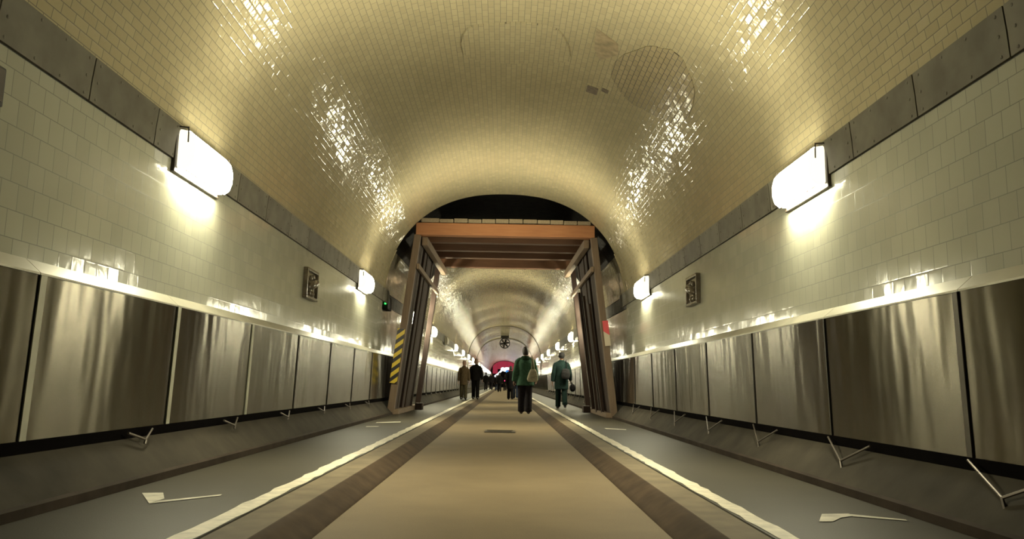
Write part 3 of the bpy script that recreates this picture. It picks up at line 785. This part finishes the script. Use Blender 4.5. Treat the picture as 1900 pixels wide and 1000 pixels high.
def person(label, X, Y, zf, H, heading, coat, trousers, shoe, top, topkind='hair', hem=0.72, flare=1.0, legs=((14, 6), (-12, 24)), arms=(None, None), fine=True, face=False, bulk=1.0, group=None, tb=1.0):
    """a walking figure in heavy clothes; legs = (thigh, knee bend) degrees for the two sides; arms = (abduction, swing, elbow)"""
    S = H / 1.75
    root = thing('person', label, 'person', (X, Y, zf), heading, group)
    root.scale = (S, S, S)
    vx_ = 0.0085 if fine else 0.018
    def leg(side, th, kn):
        hip = V3(side * 0.088, 0.0, 0.90); a = radians(th)
        knee = hip + V3(side * 0.006, sin(a), -cos(a)) * 0.42; b_ = a - radians(kn)
        ank = knee + V3(0, sin(b_), -cos(b_)) * 0.41
        pit = radians(-max(0, kn - 8) * 0.9)
        toe = ank + V3(side * 0.02, 0.17 * cos(pit) - 0.0, -0.055 + 0.17 * sin(pit)); heel = ank + V3(0, -0.055 * cos(pit), -0.062 - 0.055 * sin(pit) * 0.6)
        return hip, knee, ank, toe, heel
    LG = [leg(s, *l) for s, l in ((-1, legs[0]), (1, legs[1]))]
    low = min(min(l[3].z, l[4].z) for l in LG) - 0.034
    dz = V3(0, 0, -low)
    LG = [[p + dz for p in l] for l in LG]
    top_z = 1.75
    bz = -low            # drop of the whole trunk
    def Z(z): return z + bz if z > 0.75 else z
    arms = [a or (9, s * 4, 12) for a, s in zip(arms, (-1, 1))]
    AR = []
    for s, (ab, sw, el) in zip((-1, 1), arms):
        sh = V3(s * 0.180 * bulk ** 0.5, -0.01, 1.375 + bz); a, w_ = radians(ab), radians(sw)
        d1 = V3(s * sin(a), sin(w_) * cos(a), -cos(w_) * cos(a)).normalized(); e = sh + d1 * 0.29
        w2 = w_ + radians(el); d2 = V3(s * sin(a) * 0.5, sin(w2), -cos(w2)).normalized(); wr = e + d2 * 0.25
        AR.append((sh, e, wr, d2))
    # body
    mb = MB()
    mb.rings([(0, 0, Z(z), rx, ry) for z, rx, ry in ((0.84, 0.10, 0.08), (0.88, 0.155, 0.105), (0.96, 0.165, 0.112), (1.08, 0.14, 0.098), (1.22, 0.152, 0.106), (1.34, 0.17, 0.108), (1.42, 0.15, 0.09), (1.465, 0.075, 0.066))])
    mb.rings([(0, y, Z(z), rx, ry) for z, y, rx, ry in ((1.43, -0.01, 0.062, 0.064), (1.50, 0.0, 0.055, 0.06), (1.56, 0.008, 0.055, 0.064))], 14)
    mb.rings([(0, y, Z(z), rx, ry) for z, y, rx, ry in ((1.518, 0.055, 0.025, 0.03), (1.53, 0.045, 0.045, 0.055), (1.56, 0.025, 0.060, 0.082), (1.61, 0.008, 0.071, 0.094), (1.66, 0.0, 0.076, 0.098), (1.70, -0.004, 0.072, 0.092), (1.73, -0.008, 0.055, 0.070), (1.748, -0.01, 0.025, 0.03))], 18)
    mb.tube([(0, 0.098, Z(1.635)), (0, 0.112, Z(1.60)), (0, 0.106, Z(1.588))], [0.008, 0.014, 0.010], 8)
    mb.tube([(-0.022, 0.098, Z(1.557)), (0, 0.103, Z(1.558)), (0.022, 0.098, Z(1.557))], 0.007, 6)
    for s in (-1, 1): mb.ell((s * 0.077, -0.005, Z(1.615)), (0.012, 0.02, 0.033), 10, 7)
    for (sh, e, wr, d2), s in zip(AR, (-1, 1)):
        mb.tube([sh + V3(-s * 0.04, 0, 0.01), sh, (sh + e) / 2, e, (e + wr) / 2, wr], [0.05, 0.055, 0.048, 0.040, 0.038, 0.027], 10)
        hand(mb, wr, d2, s, fine)
    for hip, kn, an, toe, heel in LG:
        mb.tube([hip + V3(0, 0, 0.04), hip, (hip + kn) / 2, kn, kn * 0.6 + an * 0.4, an, an + V3(0, 0, -0.035)], [0.075, 0.088, 0.072, 0.056, 0.058, 0.040, 0.038], 12)
        mb.tube([heel, an * 0.5 + heel * 0.5 + V3(0, 0.02, -0.01), (an + toe) / 2 + V3(0, 0, -0.008), toe], [0.022, 0.026, 0.026, 0.016], 10)
    mb.blob('body', M['skin'], root, vx_, 3)
    # coat with sleeves
    mb = MB(); k = bulk; h = hem
    tr = [(h - 0.01, 0.185 * flare, 0.145 * flare), (h + 0.02, 0.19 * flare, 0.15 * flare)]
    if h < 0.85: tr.append(((h + 0.98) / 2, 0.19 * (0.5 + flare / 2), 0.15 * (0.5 + flare / 2)))
    tr += [(1.0, 0.185, 0.148), (1.12, 0.18, 0.145), (1.24, 0.188, 0.148), (1.32, 0.185, 0.142), (1.385, 0.150, 0.122), (1.435, 0.110, 0.100), (1.475, 0.088, 0.088), (1.51, 0.076, 0.08)]
    mb.rings([(0, -0.004, z + bz if z > 0.9 else z + bz * 0.7, rx * k, ry * k) for z, rx, ry in tr], 24)
    for (sh, e, wr, d2), s in zip(AR, (-1, 1)):
        mb.tube([sh + V3(-s * 0.11, 0, 0.05), sh + V3(-s * 0.045, 0, 0.022), sh + V3(s * 0.008, 0, -0.02), (sh + e) / 2, e, (e + wr) / 2, wr, wr + d2 * 0.012], [0.052 * k, 0.060 * k, 0.066 * k, 0.068 * k, 0.063 * k, 0.058 * k, 0.052 * k, 0.05 * k], 12)
    mb.blob('jacket', coat, root, vx_ * 1.25, 4)
    if topkind == 'hood':
        mb = MB(); mb.rings([(0, -0.05, Z(1.37), 0.09, 0.09), (0, -0.045, Z(1.42), 0.13, 0.115), (0, -0.03, Z(1.47), 0.122, 0.118), (0, -0.02, Z(1.515), 0.095, 0.10)], 18); mb.blob('collar', top[1], root, 0.01, 3)
    # trousers
    mb = MB()
    mb.rings([(0, -0.004, Z(z), rx, ry) for z, rx, ry in ((0.82, 0.11, 0.10), (0.86, 0.165, 0.13), (0.95, 0.172, 0.135), (1.04, 0.165, 0.13))], 18)
    for hip, kn, an, toe, heel in LG:
        mb.tube([hip + V3(0, 0, 0.03), hip, (hip + kn) / 2, kn, (kn + an) / 2, an + V3(0, 0, 0.0), an + V3(0, 0.008, -0.03)], [q_ * tb for q_ in (0.09, 0.105, 0.096, 0.086, 0.084, 0.082, 0.085)], 14)
    mb.blob('trousers', trousers, root, vx_ * 1.25, 3)
    for hip, kn, an, toe, heel in LG:
        mb = MB(); up = V3(0, 0, 0.004)
        mb.tube([heel + up, heel * 0.45 + an * 0.55 + V3(0, 0.01, -0.02), (an + toe) / 2 + V3(0, 0, -0.012), toe + up, toe + (toe - an) * 0.12 + up], [0.040, 0.050, 0.050, 0.042, 0.028], 12)
        mb.blob('shoe', shoe, root, 0.009, 2)
    # hair or head cover
    mb = MB()
    if topkind == 'hat':
        mb.rings([(0, -0.004, Z(z), r1, r2) for z, r1, r2 in ((1.575, 0.088, 0.108), (1.61, 0.092, 0.112), (1.64, 0.105, 0.128), (1.655, 0.098, 0.118), (1.70, 0.092, 0.108), (1.745, 0.07, 0.085), (1.765, 0.03, 0.04))], 20)
    elif topkind == 'short':
        mb.rings([(0, -0.022, Z(z), r1, r2) for z, r1, r2 in ((1.60, 0.074, 0.082), (1.66, 0.081, 0.09), (1.71, 0.076, 0.090), (1.745, 0.050, 0.06), (1.757, 0.02, 0.025))], 18)
    else:
        mb.rings([(0, -0.012, Z(z), r1, r2) for z, r1, r2 in ((1.535, 0.066, 0.070), (1.57, 0.080, 0.090), (1.62, 0.088, 0.102), (1.68, 0.088, 0.104), (1.73, 0.068, 0.082), (1.765, 0.030, 0.035))], 18)
    hc = mb
    mt = top[0] if isinstance(top, tuple) else top
    hc.blob('knit_cap' if topkind == 'hood' else ('hat' if topkind == 'hat' else 'hair'), mt, root, 0.010, 2)
    if face:
        for s in (-1, 1): MB().ell((s * 0.03, 0.090, Z(1.628)), (0.012, 0.009, 0.007), 10, 7).build('eye', M['dark'], root, True)
    return root, AR, bz, S

def world_pt(o, p): return o.matrix_basis @ Vector(p)

M['g_jacket'] = cloth('green_jacket_cloth', (0.050, 0.105, 0.066)); M['g_hood'] = cloth('dark_green_hood', (0.015, 0.035, 0.018))
M['blk'] = cloth('black_cloth', (0.010, 0.009, 0.009)); M['navy'] = cloth('dark_trouser_cloth', (0.018, 0.015, 0.017))
M['teal'] = cloth('dark_teal_coat', (0.018, 0.036, 0.032)); M['tealt'] = cloth('dark_green_trousers', (0.009, 0.019, 0.016))
M['olive'] = cloth('olive_brown_jacket', (0.095, 0.068, 0.038)); M['khaki'] = cloth('khaki_trousers', (0.085, 0.072, 0.042))
M['shoe'] = mat_simple('black_leather', (0.012, 0.010, 0.009), 0.4, 0, 0.2, 9)
M['wshoe'] = mat_simple('pale_shoe', (0.45, 0.45, 0.42), 0.5, 0, 0.1, 9)
M['hair'] = mat_simple('dark_hair', (0.016, 0.010, 0.007), 0.6, 0, 0.3, 40, 0.3, (1, 1, 0.2))
M['jeans'] = cloth('blue_jeans', (0.035, 0.045, 0.075))
M['tote'] = cloth('beige_canvas', (0.40, 0.365, 0.26)); M['dkbag'] = cloth('charcoal_bag_cloth', (0.035, 0.034, 0.034))

pA, arA, bzA, SA = person('person in a green hooded jacket and dark trousers walking away along the roadway', 0.60, 21.7, 0.0, 1.80, 0.0,
    M['g_jacket'], M['navy'], M['shoe'], (M['hair'], M['g_hood']), 'hood', hem=0.74, flare=1.06, legs=((9, 4), (-5, 10)), arms=((14, -6, 16), (15, 6, 30)), bulk=1.2, tb=1.14)
pB, arB, bzB, SB = person('person in a dark teal coat and brimmed hat with shoulder bag on the walkway', 1.74, 23.7, ZW, 1.66, 0.0,
    M['teal'], M['tealt'], M['shoe'], M['dkbag'], 'hat', hem=0.60, flare=1.05, legs=((14, 5), (-10, 26)), arms=((13, -8, 14), (16, 6, 30)), bulk=1.12)
pC, arC, bzC, SC_ = person('person in olive-brown jacket and khaki trousers on the walkway beside the man in black', -1.70, 33.6, ZW, 1.62, pi,
    M['olive'], M['khaki'], M['shoe'], M['hair'], 'short', hem=0.66, legs=((4, 4), (-4, 6)), arms=((10, 2, 8), (10, -2, 8)), face=True)
pD, arD, bzD, SD = person('man in a black jacket and black trousers standing at the kerb past the timber frame', -1.23, 34.6, ZW, 1.74, pi,
    M['blk'], M['blk'], M['shoe'], M['hair'], 'short', hem=0.80, legs=((8, 4), (-8, 6)), arms=((14, 3, 10), (14, -3, 10)), bulk=1.10, face=True)
person('person in a long black coat walking ahead of the green jacket', 0.34, 40.0, 0.0, 1.66, 0.0,
    M['blk'], M['blk'], M['shoe'], M['hair'], 'hair', hem=0.55, legs=((6, 4), (-6, 10)), fine=False, bulk=1.08)
person('person in blue jeans and pale shoes almost hidden behind the green jacket', 0.62, 41.5, 0.0, 1.70, 0.0,
    M['blk'], M['jeans'], M['wshoe'], M['hair'], 'hair', hem=0.75, legs=((8, 4), (-8, 16)), fine=False)
far = [(-0.42, 72.0, 0.0, 1.76, M['blk'], M['blk'], 'person in black walking far down the middle of the roadway', 0.0),
       (-1.75, 76.0, ZW, 1.70, M['blk'], M['navy'], 'tiny dark figure far down the walkway, past the man in black', 0.0),
       (-1.32, 80.0, ZW, 1.72, M['navy'], M['navy'], 'tiny dark figure far down the tunnel by the kerb edge line', pi),
       (-0.82, 86.0, 0.0, 1.68, M['navy'], M['jeans'], 'tiny figure in blue trousers far down the roadway edge', 0.0),
       (0.10, 84.0, 0.0, 1.70, M['blk'], M['blk'], 'tiny dark figure far down the roadway with a red tail light', 0.0),
       (-0.55, 100.0, 0.0, 1.72, M['blk'], M['navy'], 'tiny dark figure in the far crowd below the white glow', 0.0),
       (0.75, 96.0, 0.0, 1.74, M['blk'], M['blk'], 'tiny dark figure in the far crowd below the blue glow', 0.0)]
for x_, y_, z_, h_, c1, c2, lab, hd in far:
    p_, a_, b_, s_ = person(lab, x_, y_, z_, h_, hd, c1, c2, M['shoe'], M['hair'], 'hair', hem=0.74, fine=False)
    if 'red tail' in lab:
        MB().ell((-0.02, -0.19, 1.12), (0.07, 0.03, 0.06)).build('tail_light', M['red'], p_, True)

# bags
def tote(o, AR, S, bz):
    b = thing('tote_bag', 'beige canvas tote bag hanging from the shoulder of the green jacket', 'bag', (0, 0, 0))
    b.matrix_basis = o.matrix_basis.copy()
    mb = MB(); zt, zb = 1.16 + bz, 0.83 + bz
    mb.tube([(0.185, -0.250, zb), (0.185, -0.260, zb + 0.05), (0.195, -0.257, zb + 0.16), (0.20, -0.240, zt - 0.06), (0.198, -0.220, zt)],
            [(0.120, 0.050), (0.150, 0.058), (0.135, 0.050), (0.100, 0.032), (0.070, 0.012)], 16)
    # wide across, thin front to back
    c = Vector((0.19, -0.215)); v2 = []
    for x_, y_, z_ in mb.v: v2.append((x_, y_, z_))
    mb.v = v2
    mb.blob('bag_body', M['tote'], b, 0.010, 3)
    mb = MB()
    for dx in (-0.035, 0.035):
        mb.tube([(0.198 + dx, -0.22, zt - 0.02), (0.195 + dx * 0.6, -0.195, 1.30 + bz), (0.182 + dx * 0.4, -0.145, 1.43 + bz), (0.175, -0.06, 1.505 + bz), (0.172, 0.02, 1.505 + bz), (0.178, 0.10, 1.42 + bz)], (0.014), 8)
    mb.build('strap', M['tote'], b, True)
tote(pA, arA, SA, bzA)
b = thing('shoulder_bag', 'dark grey shoulder bag on the back of the teal coat', 'bag', (0, 0, 0)); b.matrix_basis = pB.matrix_basis.copy()
mb = MB(); mb.tube([(0.10, -0.24, 0.92 + bzB), (0.11, -0.25, 0.98 + bzB), (0.12, -0.25, 1.10 + bzB), (0.12, -0.235, 1.20 + bzB), (0.12, -0.225, 1.23 + bzB)], [(0.11, 0.05), (0.14, 0.06), (0.14, 0.06), (0.12, 0.05), (0.09, 0.03)], 14)
mb.blob('bag_body', M['dkbag'], b, 0.012, 3)
mb = MB(); mb.tube([(0.14, -0.225, 1.20 + bzB), (0.15, -0.19, 1.34 + bzB), (0.15, -0.12, 1.455 + bzB), (0.14, 0.0, 1.50 + bzB), (0.14, 0.11, 1.43 + bzB)], 0.013, 8)
mb.build('strap', M['blk'], b, True)
b = thing('carry_bag', 'black soft bag held low beside the teal coat', 'bag', (0, 0, 0)); b.matrix_basis = pB.matrix_basis.copy()
wr = arB[1][2] + arB[1][3] * 0.11
mb = MB(); mb.tube([(wr.x + 0.025 + 0.02, wr.y - 0.20, wr.z - 0.17), (wr.x + 0.025 + 0.03, wr.y - 0.10, wr.z - 0.17), (wr.x + 0.025 + 0.03, wr.y + 0.10, wr.z - 0.17), (wr.x + 0.025 + 0.02, wr.y + 0.20, wr.z - 0.17)], [(0.08, 0.06), (0.125, 0.09), (0.125, 0.09), (0.08, 0.06)], 14)
mb.blob('bag_body', M['blk'], b, 0.012, 3)
mb = MB(); mb.tube([(wr.x + 0.025 + 0.02, wr.y - 0.10, wr.z - 0.07), (wr.x + 0.025 + 0.01, wr.y - 0.05, wr.z - 0.005), (wr.x + 0.025 + 0.01, wr.y + 0.05, wr.z - 0.005), (wr.x + 0.025 + 0.02, wr.y + 0.10, wr.z - 0.07)], 0.011, 8)
mb.build('handle', M['blk'], b, True)

# ------------------------------------------------------------------ world, colour management
w = bpy.data.worlds.new('world'); SC.world = w; w.use_nodes = True
bgn = w.node_tree.nodes.get('Background') or w.node_tree.nodes.new('ShaderNodeBackground')
bgn.inputs[0].default_value = (0.010, 0.009, 0.007, 1); bgn.inputs[1].default_value = 1.0
vs_ = SC.view_settings
vs_.view_transform = 'Standard'; vs_.look = 'None'; vs_.gamma = 1.0; vs_.use_curve_mapping = False
vs_.exposure = -0.10
SC.cycles.use_denoising = True
SC.cycles.max_bounces = 10; SC.cycles.diffuse_bounces = 6; SC.cycles.glossy_bounces = 4
SC.cycles.sample_clamp_indirect = 6.0
